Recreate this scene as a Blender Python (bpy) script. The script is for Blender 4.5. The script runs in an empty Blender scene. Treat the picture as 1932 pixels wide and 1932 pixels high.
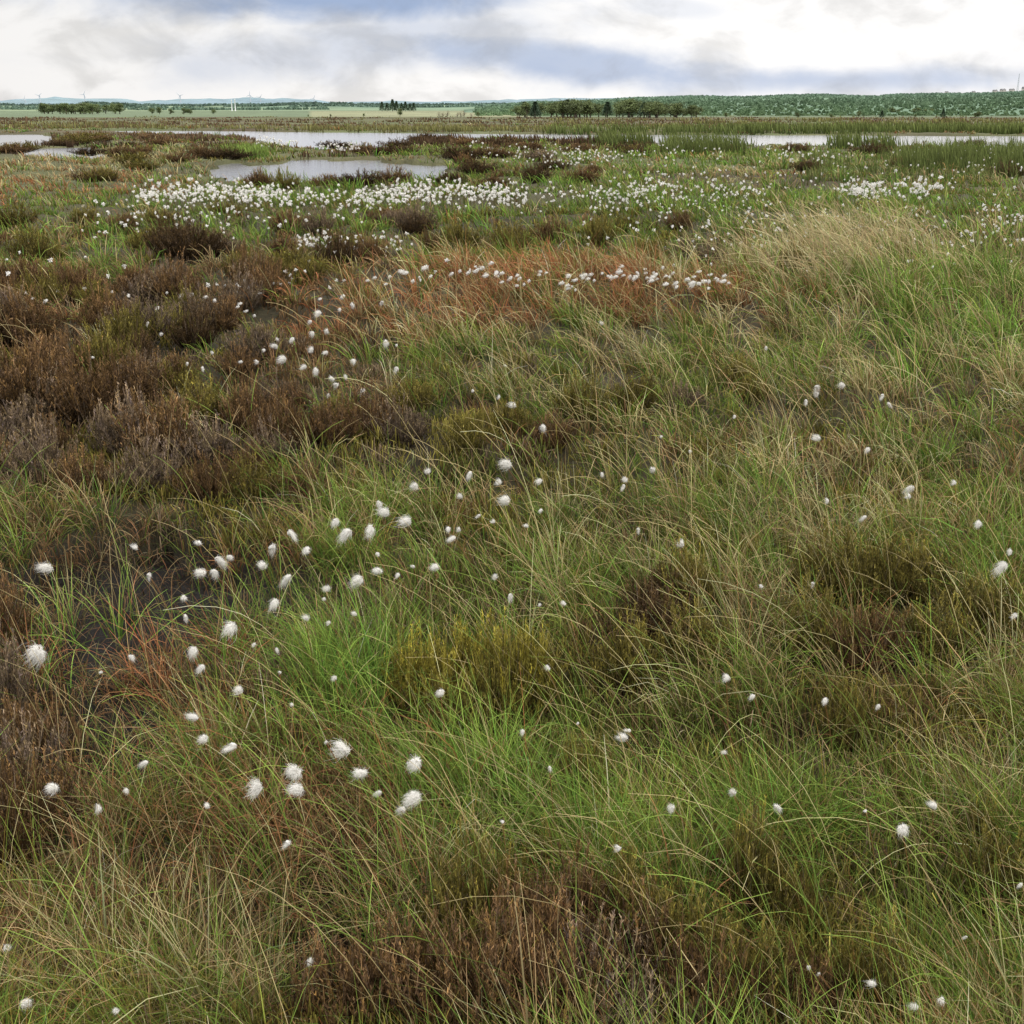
import bpy, math, numpy as np, time
from mathutils import Vector
T0=time.time()
rng=np.random.default_rng(7)
R=math.radians
H=1.6; PITCH=R(18.2); F=2315.0; CX=966.0
sp,cp=math.sin(PITCH),math.cos(PITCH)
scene=bpy.context.scene
COL=scene.collection

def pixel_to_ground(u,v,z=0.0):
    """ground position of image pixel coordinates, cast from this camera onto height z"""
    a=(u-CX)/F; b=(CX-v)/F
    t=(z-H)/(-sp+b*cp)
    return a*t, t*(cp+b*sp)

def vn(x,y,s,seed=0):
    X=np.asarray(x)/s+1000.3; Y=np.asarray(y)/s+1000.7
    i=np.floor(X); j=np.floor(Y); f=X-i; g=Y-j
    f=f*f*(3-2*f); g=g*g*(3-2*g)
    def h(a,b):
        q=np.sin(a*127.1+b*311.7+seed*74.7)*43758.5453
        return q-np.floor(q)
    return (h(i,j)*(1-f)+h(i+1,j)*f)*(1-g)+(h(i,j+1)*(1-f)+h(i+1,j+1)*f)*g
def sstep(a,b,x):
    t=np.clip((x-a)/(b-a),0,1);return t*t*(3-2*t)

class Patch:
    def __init__(s,u,v,ru,rv):
        x,y=pixel_to_ground(u,v); s.a=x/y
        s.ra=ru/F*math.hypot(y,H)/y
        n=pixel_to_ground(u,v+rv)[1]; f=pixel_to_ground(u,max(v-rv,214))[1]
        s.c=(math.log(n)+math.log(f))/2; s.r=(math.log(f)-math.log(n))/2
    def __call__(s,x,y):
        y=np.maximum(y,0.05)
        d=((x/y-s.a)/s.ra)**2+((np.log(y)-s.c)/s.r)**2
        return np.exp(-d**1.5*0.8)

def smooth_poly(pts,it=2,jit=0.02):
    p=np.array([pixel_to_ground(u,v,-0.07) for u,v in pts])
    for _ in range(it):
        q=np.roll(p,-1,0)
        p=np.stack([p*.75+q*.25,p*.25+q*.75],1).reshape(-1,2)
        p=p+rng.normal(0,jit,p.shape)*np.linalg.norm(p,axis=1,keepdims=True)*np.array([.35,1.0])
    return p
def inside(poly,x,y):
    x=np.asarray(x);y=np.asarray(y)
    r=np.zeros(x.shape,bool)
    n=len(poly)
    for i in range(n):
        x1,y1=poly[i];x2,y2=poly[(i+1)%n]
        if y1==y2: continue
        c=((y1>y)!=(y2>y))&(x<(x2-x1)*(y-y1)/(y2-y1)+x1)
        r^=c
    return r

WATER={}
WATER['lake']=smooth_poly([(150,247),(450,247),(560,250),(700,250.5),(900,253),(1200,254),(1500,255.5),(1932,257),(2300,258),(2300,278),(1932,278),(1600,279),(1350,278),(1200,272),(900,265),(800,263),(770,276),(740,286),(560,286),(490,268),(440,257),(300,254)],2,0.003)
WATER['pond_a']=smooth_poly([(-300,256),(0,255),(60,253),(115,262),(100,276),(0,281),(-300,282)],2,0.006)
WATER['pond_b']=smooth_poly([(50,281),(150,277),(215,291),(195,305),(70,307)],2,0.01)
WATER['pond_c']=smooth_poly([(375,322),(440,306),(500,311),(560,299),(600,304),(640,303),(720,300),(760,308),(800,310),(850,312),(845,328),(820,344),(760,346),(730,338),(700,347),(650,342),(560,346),(500,338),(400,344)],2,0.012)
WATER['pond_d']=smooth_poly([(1870,281),(2100,281),(2100,312),(1890,314)],2,0.01)
NPOND=list(WATER)
WATER['peat_a']=smooth_poly([(70,1110),(130,1050),(200,1070),(320,1040),(400,1065),(500,1060),(560,1050),(570,1080),(520,1130),(470,1200),(330,1200),(290,1260),(330,1330),(310,1450),(230,1500),(150,1440),(180,1290),(60,1220)],2,0.009)
WATER['peat_b']=smooth_poly([(540,1720),(600,1660),(640,1630),(710,1690),(690,1820),(640,1900),(530,1890)],2,0.009)
peatc=[Patch(280,1130,300,95),Patch(230,1340,140,170),Patch(600,1770,140,150),Patch(450,1620,300,80)]
mound=Patch(1080,565,430,50); mound2=Patch(1720,560,260,110)

def water_mask(x,y):
    m=np.zeros(np.shape(x),bool)
    for k in NPOND: m|=inside(WATER[k],x,y)
    return m
def ground_z(x,y):
    x=np.asarray(x,float);y=np.asarray(y,float)
    d=np.hypot(x,y)
    z=0.12*(vn(x,y,1.1,1)-.45)+0.09*(vn(x,y,.42,2)-.5)+0.02*(vn(x,y,.15,3)-.5)
    z=z+0.16*(vn(x,y,6,4)-.5)*np.clip(d/12,0,1)
    z=z+0.12*mound(x,y)+0.08*mound2(x,y)
    for p in peatc[:3]: z=z-0.11*p(x,y)
    z=np.maximum(z,-0.06+0.02*vn(x,y,.2,9))
    fade=np.clip((260-d)/150,0,1)
    return z*fade
def ground_full(x,y):
    z=ground_z(x,y)
    z=np.where(inside(WATER['peat_a'],x,y)|inside(WATER['peat_b'],x,y),np.minimum(z,-.105+.085*vn(x,y,.13,31)),z)
    return np.where(water_mask(x,y),-0.25,z)

# ------------------------------------------------------------ mesh helpers
def mesh_from(name,V,Fc,C=None,mats=(),smooth=False):
    me=bpy.data.meshes.new(name)
    V=np.asarray(V,np.float32).reshape(-1,3); Fc=np.asarray(Fc,np.int32)
    k=Fc.shape[1]
    me.vertices.add(len(V)); me.vertices.foreach_set('co',V.ravel())
    me.loops.add(Fc.size); me.loops.foreach_set('vertex_index',Fc.ravel())
    me.polygons.add(len(Fc)); me.polygons.foreach_set('loop_start',np.arange(0,Fc.size,k,dtype=np.int32))
    if smooth: me.polygons.foreach_set('use_smooth',np.ones(len(Fc),bool))
    me.update(calc_edges=True)
    if C is not None:
        ca=me.color_attributes.new('Col','FLOAT_COLOR','POINT')
        c4=np.ones((len(V),4),np.float32); c4[:,:3]=C
        ca.data.foreach_set('color',c4.ravel())
    for m in mats: me.materials.append(m)
    return me
def add_obj(name,me,loc=(0,0,0),parent=None,**kw):
    o=bpy.data.objects.new(name,me); COL.objects.link(o); o.location=loc
    if parent is not None: o.parent=parent
    for k,v in kw.items(): o[k]=v
    return o
def blades(P,L,az,t0,bend,W,c0,c1,K=4,pw=1.3,taper=.15,phis=1.3):
    N=len(P); P=np.asarray(P,float)
    L=np.broadcast_to(L,N).astype(float);az=np.broadcast_to(az,N);t0=np.broadcast_to(t0,N);bend=np.broadcast_to(bend,N);W=np.broadcast_to(W,N)
    phi=rng.uniform(-phis,phis,N)
    V=np.zeros((N,K+1,2,3)); C=np.zeros((N,K+1,2,3))
    pos=P.copy()
    ca,sa=np.cos(az),np.sin(az)
    side0=np.stack([-sa,ca,np.zeros(N)],1)
    cen=np.zeros((N,K+1,3)); 
    c0=np.broadcast_to(c0,(N,3)); c1=np.broadcast_to(c1,(N,3))
    for k in range(K+1):
        s=k/K
        th=t0+bend*s**pw
        nrm=np.stack([np.cos(th)*ca,np.cos(th)*sa,-np.sin(th)],1)
        side=side0*np.cos(phi)[:,None]+nrm*np.sin(phi)[:,None]
        w=W*(taper+(1-taper)*(1-s**1.8))*.5
        cen[:,k]=pos
        V[:,k,0]=pos-side*w[:,None]; V[:,k,1]=pos+side*w[:,None]
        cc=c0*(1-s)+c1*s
        C[:,k,0]=cc;C[:,k,1]=cc
        th2=t0+bend*((k+.5)/K)**pw
        d=np.stack([np.sin(th2)*ca,np.sin(th2)*sa,np.cos(th2)],1)
        pos=pos+d*(L/K)[:,None]
    base=(np.arange(N)*(K+1)*2)[:,None]+(np.arange(K)*2)[None]
    Fc=np.stack([base,base+1,base+3,base+2],-1).reshape(-1,4)
    return V.reshape(-1,3),Fc,C.reshape(-1,3),cen
def merge(parts):
    V=[];Fc=[];C=[];o=0
    for p in parts:
        V.append(p[0]);Fc.append(p[1]+o);C.append(p[2]);o+=len(p[0])
    return np.concatenate(V),np.concatenate(Fc),np.concatenate(C)
def tube(pts,rad,col,n=6):
    pts=np.array(pts,float);m=len(pts)
    V=[];a=np.arange(n)*2*math.pi/n
    for i in range(m):
        d=pts[min(i+1,m-1)]-pts[max(i-1,0)]; d/=np.linalg.norm(d)+1e-9
        r=np.array([1,0,0]) if abs(d[0])<.9 else np.array([0,1,0])
        x=np.cross(d,r);x/=np.linalg.norm(x);y=np.cross(d,x)
        V.append(pts[i]+rad[i]*(np.cos(a)[:,None]*x+np.sin(a)[:,None]*y))
    V=np.concatenate(V)
    Fc=[]
    for i in range(m-1):
        for j in range(n):
            Fc.append([i*n+j,i*n+(j+1)%n,(i+1)*n+(j+1)%n,(i+1)*n+j])
    C=np.broadcast_to(np.array(col,float),(len(V),3)) if np.ndim(col)==1 else np.repeat(np.array(col),n,0)
    return V,np.array(Fc),C
def ball(c,r,n=10,m=8,noise=.1,col=(1,1,1),sd=0):
    th=np.linspace(0.02,math.pi-.02,m+1); ph=np.arange(n)*2*math.pi/n
    T,Pp=np.meshgrid(th,ph,indexing='ij')
    d=np.stack([np.sin(T)*np.cos(Pp),np.sin(T)*np.sin(Pp),np.cos(T)],-1)
    rr=1+noise*(vn(d[...,0]*3+d[...,2]*2,d[...,1]*3+sd,1,sd)-.5)*2
    V=(d*rr[...,None]*np.array(r)+np.array(c)).reshape(-1,3)
    Fc=[[i*n+j,(i+1)*n+j,(i+1)*n+(j+1)%n,i*n+(j+1)%n] for i in range(m) for j in range(n)]
    return V,np.array(Fc),np.broadcast_to(np.array(col,float),(len(V),3))

# ------------------------------------------------------------ materials
def N(nt,t,**kw):
    n=nt.nodes.new(t)
    for k,v in kw.items(): setattr(n,k,v)
    return n
def mat_veg(name,tint=(1,1,1),trans=.3,rough=.6,spec=.12,rand=.0,noise_scale=9.0,vary=.25):
    m=bpy.data.materials.new(name);m.use_nodes=True;nt=m.node_tree;nt.nodes.clear()
    out=N(nt,'ShaderNodeOutputMaterial')
    at=N(nt,'ShaderNodeVertexColor');at.layer_name='Col'
    mul=N(nt,'ShaderNodeMix',data_type='RGBA',blend_type='MULTIPLY');mul.inputs[0].default_value=1
    nt.links.new(at.outputs[0],mul.inputs[6]);mul.inputs[7].default_value=(*tint,1)
    geo=N(nt,'ShaderNodeNewGeometry')
    no=N(nt,'ShaderNodeTexNoise');no.inputs['Scale'].default_value=noise_scale;no.inputs['Detail'].default_value=3
    nt.links.new(geo.outputs['Position'],no.inputs['Vector'])
    mr=N(nt,'ShaderNodeMapRange');mr.inputs[1].default_value=.3;mr.inputs[2].default_value=.7
    mr.inputs[3].default_value=1-vary;mr.inputs[4].default_value=1+vary
    nt.links.new(no.outputs[0],mr.inputs[0])
    oi=N(nt,'ShaderNodeObjectInfo')
    m2=N(nt,'ShaderNodeMath',operation='MULTIPLY_ADD');m2.inputs[1].default_value=rand;m2.inputs[2].default_value=1-rand/2
    nt.links.new(oi.outputs['Random'],m2.inputs[0])
    m3=N(nt,'ShaderNodeMath',operation='MULTIPLY');nt.links.new(mr.outputs[0],m3.inputs[0]);nt.links.new(m2.outputs[0],m3.inputs[1])
    vs=N(nt,'ShaderNodeVectorMath',operation='SCALE');nt.links.new(mul.outputs[2],vs.inputs[0]);nt.links.new(m3.outputs[0],vs.inputs['Scale'])
    pb=N(nt,'ShaderNodeBsdfPrincipled');pb.inputs['Roughness'].default_value=rough
    pb.inputs['Specular IOR Level'].default_value=spec
    nt.links.new(vs.outputs[0],pb.inputs['Base Color'])
    if trans>0:
        tr=N(nt,'ShaderNodeBsdfTranslucent');nt.links.new(vs.outputs[0],tr.inputs[0])
        mx=N(nt,'ShaderNodeMixShader');mx.inputs[0].default_value=trans
        nt.links.new(pb.outputs[0],mx.inputs[1]);nt.links.new(tr.outputs[0],mx.inputs[2]);nt.links.new(mx.outputs[0],out.inputs[0])
    else: nt.links.new(pb.outputs[0],out.inputs[0])
    return m
def mat_plain(name,col,rough=.6,metal=0,noise=0.12,ns=3.0):
    m=bpy.data.materials.new(name);m.use_nodes=True;nt=m.node_tree
    pb=nt.nodes['Principled BSDF'];pb.inputs['Roughness'].default_value=rough;pb.inputs['Metallic'].default_value=metal
    no=N(nt,'ShaderNodeTexNoise');no.inputs['Scale'].default_value=ns
    geo=N(nt,'ShaderNodeTexCoord');nt.links.new(geo.outputs['Object'],no.inputs['Vector'])
    mx=N(nt,'ShaderNodeMix',data_type='RGBA')
    mx.inputs[6].default_value=(*[c*(1-noise) for c in col],1);mx.inputs[7].default_value=(*[min(1,c*(1+noise)) for c in col],1)
    nt.links.new(no.outputs[0],mx.inputs[0]);nt.links.new(mx.outputs[2],pb.inputs['Base Color'])
    return m
M_grass=mat_veg('grass_blades',trans=.25,spec=.06,noise_scale=2.2,vary=.22)
M_hill=mat_veg('hill_cover',trans=0,rough=.95,spec=.05,noise_scale=.02,vary=.2)
M_cotton=mat_veg('cotton_fibre',trans=.3,rough=.9,spec=.05,noise_scale=60,vary=.05)
M_stem=mat_veg('cottongrass_stem',trans=0)
M_wood=mat_veg('heather_wood',trans=0,rough=.9,rand=.4)
HC={'brown':mat_veg('heather_brown',(.135,.082,.038),.0,.8,.05,.5,30),
    'grey':mat_veg('heather_grey',(.165,.122,.080),.0,.85,.05,.4,30),
    'olive':mat_veg('heather_olive',(.140,.118,.030),.0,.8,.05,.4,30),
    'yellow':mat_veg('heather_yellow',(.20,.172,.032),.0,.8,.05,.2,30),
    'dark':mat_veg('heather_dark',(.072,.046,.022),.0,.8,.05,.4,30)}
M_leaf=mat_veg('tree_leaves',trans=.2,rand=.4,noise_scale=1)
M_bark=mat_plain('bark',(.09,.07,.055),.9,ns=6)

def mat_ground():
    m=bpy.data.materials.new('peat_ground');m.use_nodes=True;nt=m.node_tree
    pb=nt.nodes['Principled BSDF'];pb.inputs['Roughness'].default_value=.85;pb.inputs['Specular IOR Level'].default_value=.2
    at=N(nt,'ShaderNodeVertexColor');at.layer_name='Col'
    geo=N(nt,'ShaderNodeNewGeometry')
    n1=N(nt,'ShaderNodeTexNoise');n1.inputs['Scale'].default_value=14;n1.inputs['Detail'].default_value=8;n1.inputs['Roughness'].default_value=.7
    n2=N(nt,'ShaderNodeTexNoise');n2.inputs['Scale'].default_value=.12;n2.inputs['Detail'].default_value=8
    for n in (n1,n2): nt.links.new(geo.outputs['Position'],n.inputs['Vector'])
    ad=N(nt,'ShaderNodeMath',operation='ADD');nt.links.new(n1.outputs[0],ad.inputs[0]);nt.links.new(n2.outputs[0],ad.inputs[1])
    mr=N(nt,'ShaderNodeMapRange');mr.inputs[1].default_value=.7;mr.inputs[2].default_value=1.3;mr.inputs[3].default_value=.45;mr.inputs[4].default_value=1.6
    nt.links.new(ad.outputs[0],mr.inputs[0])
    vs=N(nt,'ShaderNodeVectorMath',operation='SCALE');nt.links.new(at.outputs[0],vs.inputs[0]);nt.links.new(mr.outputs[0],vs.inputs['Scale'])
    nt.links.new(vs.outputs[0],pb.inputs['Base Color'])
    bp=N(nt,'ShaderNodeBump');bp.inputs['Strength'].default_value=.9;bp.inputs['Distance'].default_value=.03
    nt.links.new(n1.outputs[0],bp.inputs['Height']);nt.links.new(bp.outputs[0],pb.inputs['Normal'])
    return m
def mat_water(name,base,rough,bs,scale,st,spec=.5):
    m=bpy.data.materials.new(name);m.use_nodes=True;nt=m.node_tree
    pb=nt.nodes['Principled BSDF'];pb.inputs['Base Color'].default_value=(*base,1);pb.inputs['Roughness'].default_value=rough
    pb.inputs['IOR'].default_value=1.33;pb.inputs['Specular IOR Level'].default_value=spec
    geo=N(nt,'ShaderNodeNewGeometry');mp=N(nt,'ShaderNodeMapping');mp.inputs['Scale'].default_value=scale
    nt.links.new(geo.outputs['Position'],mp.inputs[0])
    n1=N(nt,'ShaderNodeTexNoise');n1.inputs['Scale'].default_value=bs;n1.inputs['Detail'].default_value=3
    nt.links.new(mp.outputs[0],n1.inputs['Vector'])
    bp=N(nt,'ShaderNodeBump');bp.inputs['Strength'].default_value=st;bp.inputs['Distance'].default_value=.02
    nt.links.new(n1.outputs[0],bp.inputs['Height']);nt.links.new(bp.outputs[0],pb.inputs['Normal'])
    return m
M_water=mat_water('lake_water',(.28,.28,.29),.16,3,(1,1,1),.3)
M_pond=mat_water('pond_water',(.13,.13,.135),.18,4,(1,.5,1),.6)
M_peat=mat_water('peaty_water',(.006,.0045,.0035),.38,22,(1,.45,1),1.0,.12)

# ------------------------------------------------------------ ground sheet
ang=np.concatenate([np.linspace(-42,42,421),np.linspace(42,318,48)[1:-1]])*math.pi/180
rr=np.concatenate([np.geomspace(.02,1,12)[:-1],np.geomspace(1,300,480)[:-1],np.geomspace(300,11000,50)])
A,RR=np.meshgrid(ang,rr)
gx=RR*np.sin(A);gy=RR*np.cos(A)
gz=ground_full(gx,gy)
C=np.zeros(gx.shape+(3,))
C[:]=(.034,.024,.014)
m=vn(gx,gy,.7,11)[...,None]
C=C*(1-.5*m)+np.array((.040,.044,.016))*.5*m
d=np.hypot(gx,gy)
w=np.clip((d-8)/40,0,1)[...,None]; n=vn(gx,gy,9,12)[...,None]
C=C*(1-w)+w*(np.array((.085,.062,.036))*(1-n)+np.array((.10,.12,.045))*n)
for p in peatc[:3]:
    q=np.clip(p(gx,gy)*1.8,0,1)[...,None]; C=C*(1-q)+q*np.array((.008,.006,.0045))
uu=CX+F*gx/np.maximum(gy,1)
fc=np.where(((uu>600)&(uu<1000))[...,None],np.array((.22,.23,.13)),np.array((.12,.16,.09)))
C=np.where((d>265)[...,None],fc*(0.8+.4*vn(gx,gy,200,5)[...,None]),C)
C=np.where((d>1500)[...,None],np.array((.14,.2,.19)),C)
na=len(ang);nr=len(rr)
idx=np.arange(nr*na).reshape(nr,na); nx=np.roll(idx,-1,1)
Fc=np.stack([idx[:-1],idx[1:],nx[1:],nx[:-1]],-1).reshape(-1,4)
me=mesh_from('ground',np.stack([gx,gy,gz],-1),Fc,C.reshape(-1,3),[mat_ground()],True)
add_obj('ground',me,kind='structure',label='hummocky dark peat ground of an open bog',category='ground')

names={'lake':('lake','broad shallow bog lake reflecting pale cloud'),'pond_a':('pond','shallow bog pool at the edge of heather'),'pond_b':('pond','small muddy bog channel'),'pond_c':('pond','grey open bog pool ringed by grass tussocks'),'pond_d':('pond','narrow bog pool among rushes'),'peat_a':('peat_pool','black peaty puddle among sedge tufts'),'peat_b':('peat_pool','black peaty hollow below heather')}
for k,p in WATER.items():
    me=bpy.data.meshes.new(k)
    me.from_pydata([(x,y,-.07) for x,y in p],[],[list(range(len(p)))]);me.update()
    me.materials.append(M_peat if k.startswith('peat') else (M_water if k=='lake' else M_pond))
    add_obj(names[k][0],me,kind='structure',label=names[k][1],category='water')
print('ground',time.time()-T0)

# ------------------------------------------------------------ heather bushes
def heather_meshes(i,ns=150,nb=13,nl=5):
    az=rng.uniform(0,2*math.pi,ns);t0=1.25*rng.random(ns)**.75
    P=np.stack([np.cos(az)*.05*rng.random(ns),np.sin(az)*.05*rng.random(ns),np.full(ns,-.02)],1)
    L=.27*rng.uniform(.6,1.12,ns)*(1-.12*t0)*(0.7+.6*vn(np.cos(az)*t0,np.sin(az)*t0,.35,i+50))
    g=rng.lognormal(0,.25,ns)[:,None]
    V,Fc,Cc,cen=blades(P,L,az,t0,-t0*rng.uniform(.1,.7,ns),.0032,np.array((.09,.065,.045))*g,np.array((.18,.14,.105))*g,4)
    stems=(V,Fc,Cc)
    n=ns*nb; si=np.repeat(np.arange(ns),nb); s=rng.uniform(.3,1,n)*4
    k=np.minimum(s.astype(int),3);f=(s-k)[:,None]
    P2=cen[si,k]*(1-f)+cen[si,k+1]*f
    az2=az[si]+rng.normal(0,1.3,n); tt=np.abs((t0[si]*.6)+rng.normal(0,.4,n))
    L2=rng.uniform(.025,.065,n)
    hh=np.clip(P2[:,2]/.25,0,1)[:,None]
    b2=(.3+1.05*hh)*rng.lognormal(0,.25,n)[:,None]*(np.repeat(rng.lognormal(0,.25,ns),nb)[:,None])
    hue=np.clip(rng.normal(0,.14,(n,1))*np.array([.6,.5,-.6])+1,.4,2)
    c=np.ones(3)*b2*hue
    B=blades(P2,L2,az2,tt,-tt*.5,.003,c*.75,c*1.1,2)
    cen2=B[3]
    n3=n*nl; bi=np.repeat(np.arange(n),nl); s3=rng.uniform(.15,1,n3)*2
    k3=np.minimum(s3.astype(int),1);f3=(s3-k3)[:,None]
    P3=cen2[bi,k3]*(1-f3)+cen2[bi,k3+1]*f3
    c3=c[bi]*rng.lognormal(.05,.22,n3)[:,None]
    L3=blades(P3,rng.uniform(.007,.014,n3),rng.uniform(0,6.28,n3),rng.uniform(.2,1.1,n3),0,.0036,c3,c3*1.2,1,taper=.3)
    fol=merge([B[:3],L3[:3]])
    ms=mesh_from('heather_stems',*stems,[M_wood]); mf=mesh_from('heather_foliage',*fol,[HC['brown']])
    return ms,mf
HM=[heather_meshes(i) for i in range(5)]
hlab={'brown':'brown heather bush with rusty dry sprigs','grey':'grey-brown heather bush with bare twigs','olive':'olive green heather bush with fine sprigs','yellow':'yellow-green young heather tuft on the bog','dark':'dark brown dense rounded heather bush'}
HB=[]
def heather(u,v,w,col,hgt=None):
    x,y=pixel_to_ground(u,v)
    if inside(WATER['lake'],x,y) or inside(WATER['pond_c'],x,y): return
    if len(HB)>=298: return
    dist=math.hypot(math.hypot(x,y),H)
    r=w/F*dist/2
    sc=r/.235
    hz=(min(max(sc*1.12,.9 if dist<5 else 0),1.5) if hgt is None else hgt)*rng.uniform(.85,1.15)
    z=float(ground_z(x,y))
    e=bpy.data.objects.new('heather_bush',None);COL.objects.link(e);e.empty_display_size=.05
    e.location=(x,y,z);e.rotation_euler=(0,0,rng.uniform(0,6.28));e.scale=(sc,sc*rng.uniform(.85,1.15),hz)
    e['label']=hlab[col];e['category']='heather bush';e['group']='heather bushes on the bog'
    i=rng.integers(0,5)
    a=add_obj('woody_stems',HM[i][0],parent=e);b=add_obj('foliage',HM[i][1],parent=e)
    b.material_slots[0].link='OBJECT';b.material_slots[0].material=HC[col]
    HB.append((x,y,r))
LST=[(355,505,160,'dark',1.5),(320,492,100,'dark',1.35),(400,497,100,'dark',1.35),(25,430,110,'olive'),(60,495,110,'olive'),(110,490,60,'olive'),(640,515,110,'dark'),(700,512,90,'brown'),(540,440,90,'brown'),(600,450,80,'grey'),(780,440,90,'grey'),
(870,490,100,'olive'),(960,485,110,'olive'),(1040,460,90,'brown'),(1130,470,90,'olive'),(1220,515,120,'olive'),(1290,500,90,'grey'),(1340,510,90,'grey'),(1415,515,80,'olive'),(1500,530,90,'olive'),(1450,520,60,'grey'),(1700,520,85,'olive'),(1620,480,70,'grey'),(1180,440,70,'olive'),(1280,440,70,'brown'),
(430,302,120,'dark',1.7),(380,302,80,'brown',1.5),(330,310,90,'brown',1.3),(740,294,130,'dark',1.7),(690,292,70,'brown',1.5),(870,310,120,'dark',1.8),(920,304,80,'brown',1.5),(680,357,120,'dark',1.3),(740,354,90,'brown',1.2),(620,354,90,'brown',1.2),(850,352,100,'dark',1.3),(930,356,90,'brown',1.2),(1010,350,80,'dark'),(1100,348,80,'brown'),(540,355,70,'olive'),(490,352,60,'brown'),(900,330,100,'dark',1.4),(960,335,90,'brown',1.3),(1040,325,90,'dark',1.3),
(1000,292,80,'brown',1.5),(1100,288,100,'brown',1.4),(1180,286,100,'dark',1.6),(1300,292,100,'dark',1.6),(1370,290,70,'brown',1.5),(1500,290,70,'brown',1.2),(1640,290,90,'dark',1.5),(1740,290,90,'brown',1.3),(170,262,90,'olive',1.4),(40,288,90,'olive',1.4),(150,272,110,'olive',1.5),(230,300,80,'brown'),(290,262,80,'brown',1.3),(270,300,60,'brown'),(20,294,90,'brown',1.3),(800,270,80,'dark',1.6),(860,272,80,'brown',1.6),(950,276,90,'dark',1.5),
(60,790,210,'brown'),(170,800,200,'brown'),(20,850,190,'grey'),(250,790,180,'brown'),(110,720,170,'brown'),(200,720,150,'olive'),(310,880,180,'brown'),(240,870,170,'grey'),(400,890,170,'grey'),(390,820,160,'olive'),(470,830,160,'brown'),(540,880,150,'brown'),(620,870,160,'brown'),(640,820,130,'olive'),(700,850,150,'brown'),(760,860,140,'grey'),(780,800,120,'olive'),(80,900,180,'grey'),(160,930,160,'brown'),(280,950,150,'grey'),(400,960,150,'brown'),(480,960,130,'olive'),(570,950,130,'brown'),(660,930,130,'olive'),(60,660,150,'brown'),(320,740,130,'brown'),(270,660,140,'grey'),(380,620,130,'grey'),(330,580,120,'brown'),(200,640,120,'brown'),(150,580,120,'brown'),(60,560,110,'brown'),(450,600,120,'grey'),(510,590,100,'brown'),(520,780,110,'grey'),
(880,880,130,'olive'),(960,850,120,'olive'),(1040,850,130,'brown'),(1100,810,140,'olive'),(1200,790,140,'olive'),(1290,790,110,'grey'),(1390,740,120,'olive'),(1420,770,90,'olive'),
(830,1345,200,'yellow',1.1),(970,1345,200,'yellow',1.1),(900,1310,210,'yellow',1.2),(930,1370,190,'olive',1.0),(1010,1300,150,'olive'),(780,1310,150,'yellow'),(860,1390,180,'olive'),(1230,1230,220,'dark'),(1300,1250,200,'olive'),(1190,1290,180,'olive'),(1300,1160,150,'olive'),(1250,1170,150,'dark'),(1560,1110,200,'olive'),(1640,1130,180,'olive'),(1720,1110,200,'olive'),(1520,1230,190,'olive'),(1640,1260,180,'brown'),(1760,1230,200,'olive'),(1860,1200,200,'olive'),
(1000,1890,280,'brown'),(880,1850,240,'olive'),(1100,1900,260,'grey'),(1200,1890,260,'brown'),(1280,1840,220,'olive'),(960,1790,220,'brown'),(760,1960,300,'brown'),(640,1970,240,'brown'),(1030,1980,300,'brown'),(1180,2010,300,'grey'),(1400,1930,240,'olive'),(1520,1960,240,'brown'),(1640,1940,200,'olive'),(880,1990,280,'brown'),(1080,1790,220,'brown'),(1180,1770,200,'olive'),(1300,1980,260,'brown'),(880,1760,180,'olive'),
(20,1500,220,'grey'),(60,1580,200,'brown'),(20,1640,200,'brown'),(0,1360,180,'grey'),(60,1440,150,'brown'),(0,1240,150,'brown'),(1880,1720,200,'olive'),(1420,1700,150,'olive'),(1600,1400,130,'olive'),(1100,1500,120,'olive')]
for L_ in LST: heather(*L_)
cols=['brown','grey','olive','dark']
for i in range(40):
    u=rng.uniform(-60,620);v=560+370*rng.random()**1.2
    heather(u,v,rng.uniform(80,140),rng.choice(cols,p=[.48,.17,.18,.17]))
for i in range(34):
    u=rng.uniform(-100,2030);v=rng.uniform(255,350)
    heather(u,v,rng.uniform(45,95),rng.choice(cols,p=[.35,.05,.25,.35]),1.25)
for i in range(24):
    u=rng.uniform(-50,900);v=rng.uniform(400,560)
    if mound(*pixel_to_ground(u,v))>.3: continue
    heather(u,v,rng.uniform(60,100),rng.choice(cols,p=[.40,.2,.25,.15]),.9)
for i in range(14):
    u=rng.uniform(900,1950);v=rng.uniform(900,1750)
    heather(u,v,rng.uniform(80,130),'olive',.6)
HBa=np.array(HB)
def bush_cover(x,y):
    m=np.zeros(len(x),bool)
    for bx,by,r in HBa:
        f=.85 if by>5 else 1.05
        m|=((x-bx)**2+(y-by)**2)<(r*f)**2
    return m
print('heather',len(HB),time.time()-T0)

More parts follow.
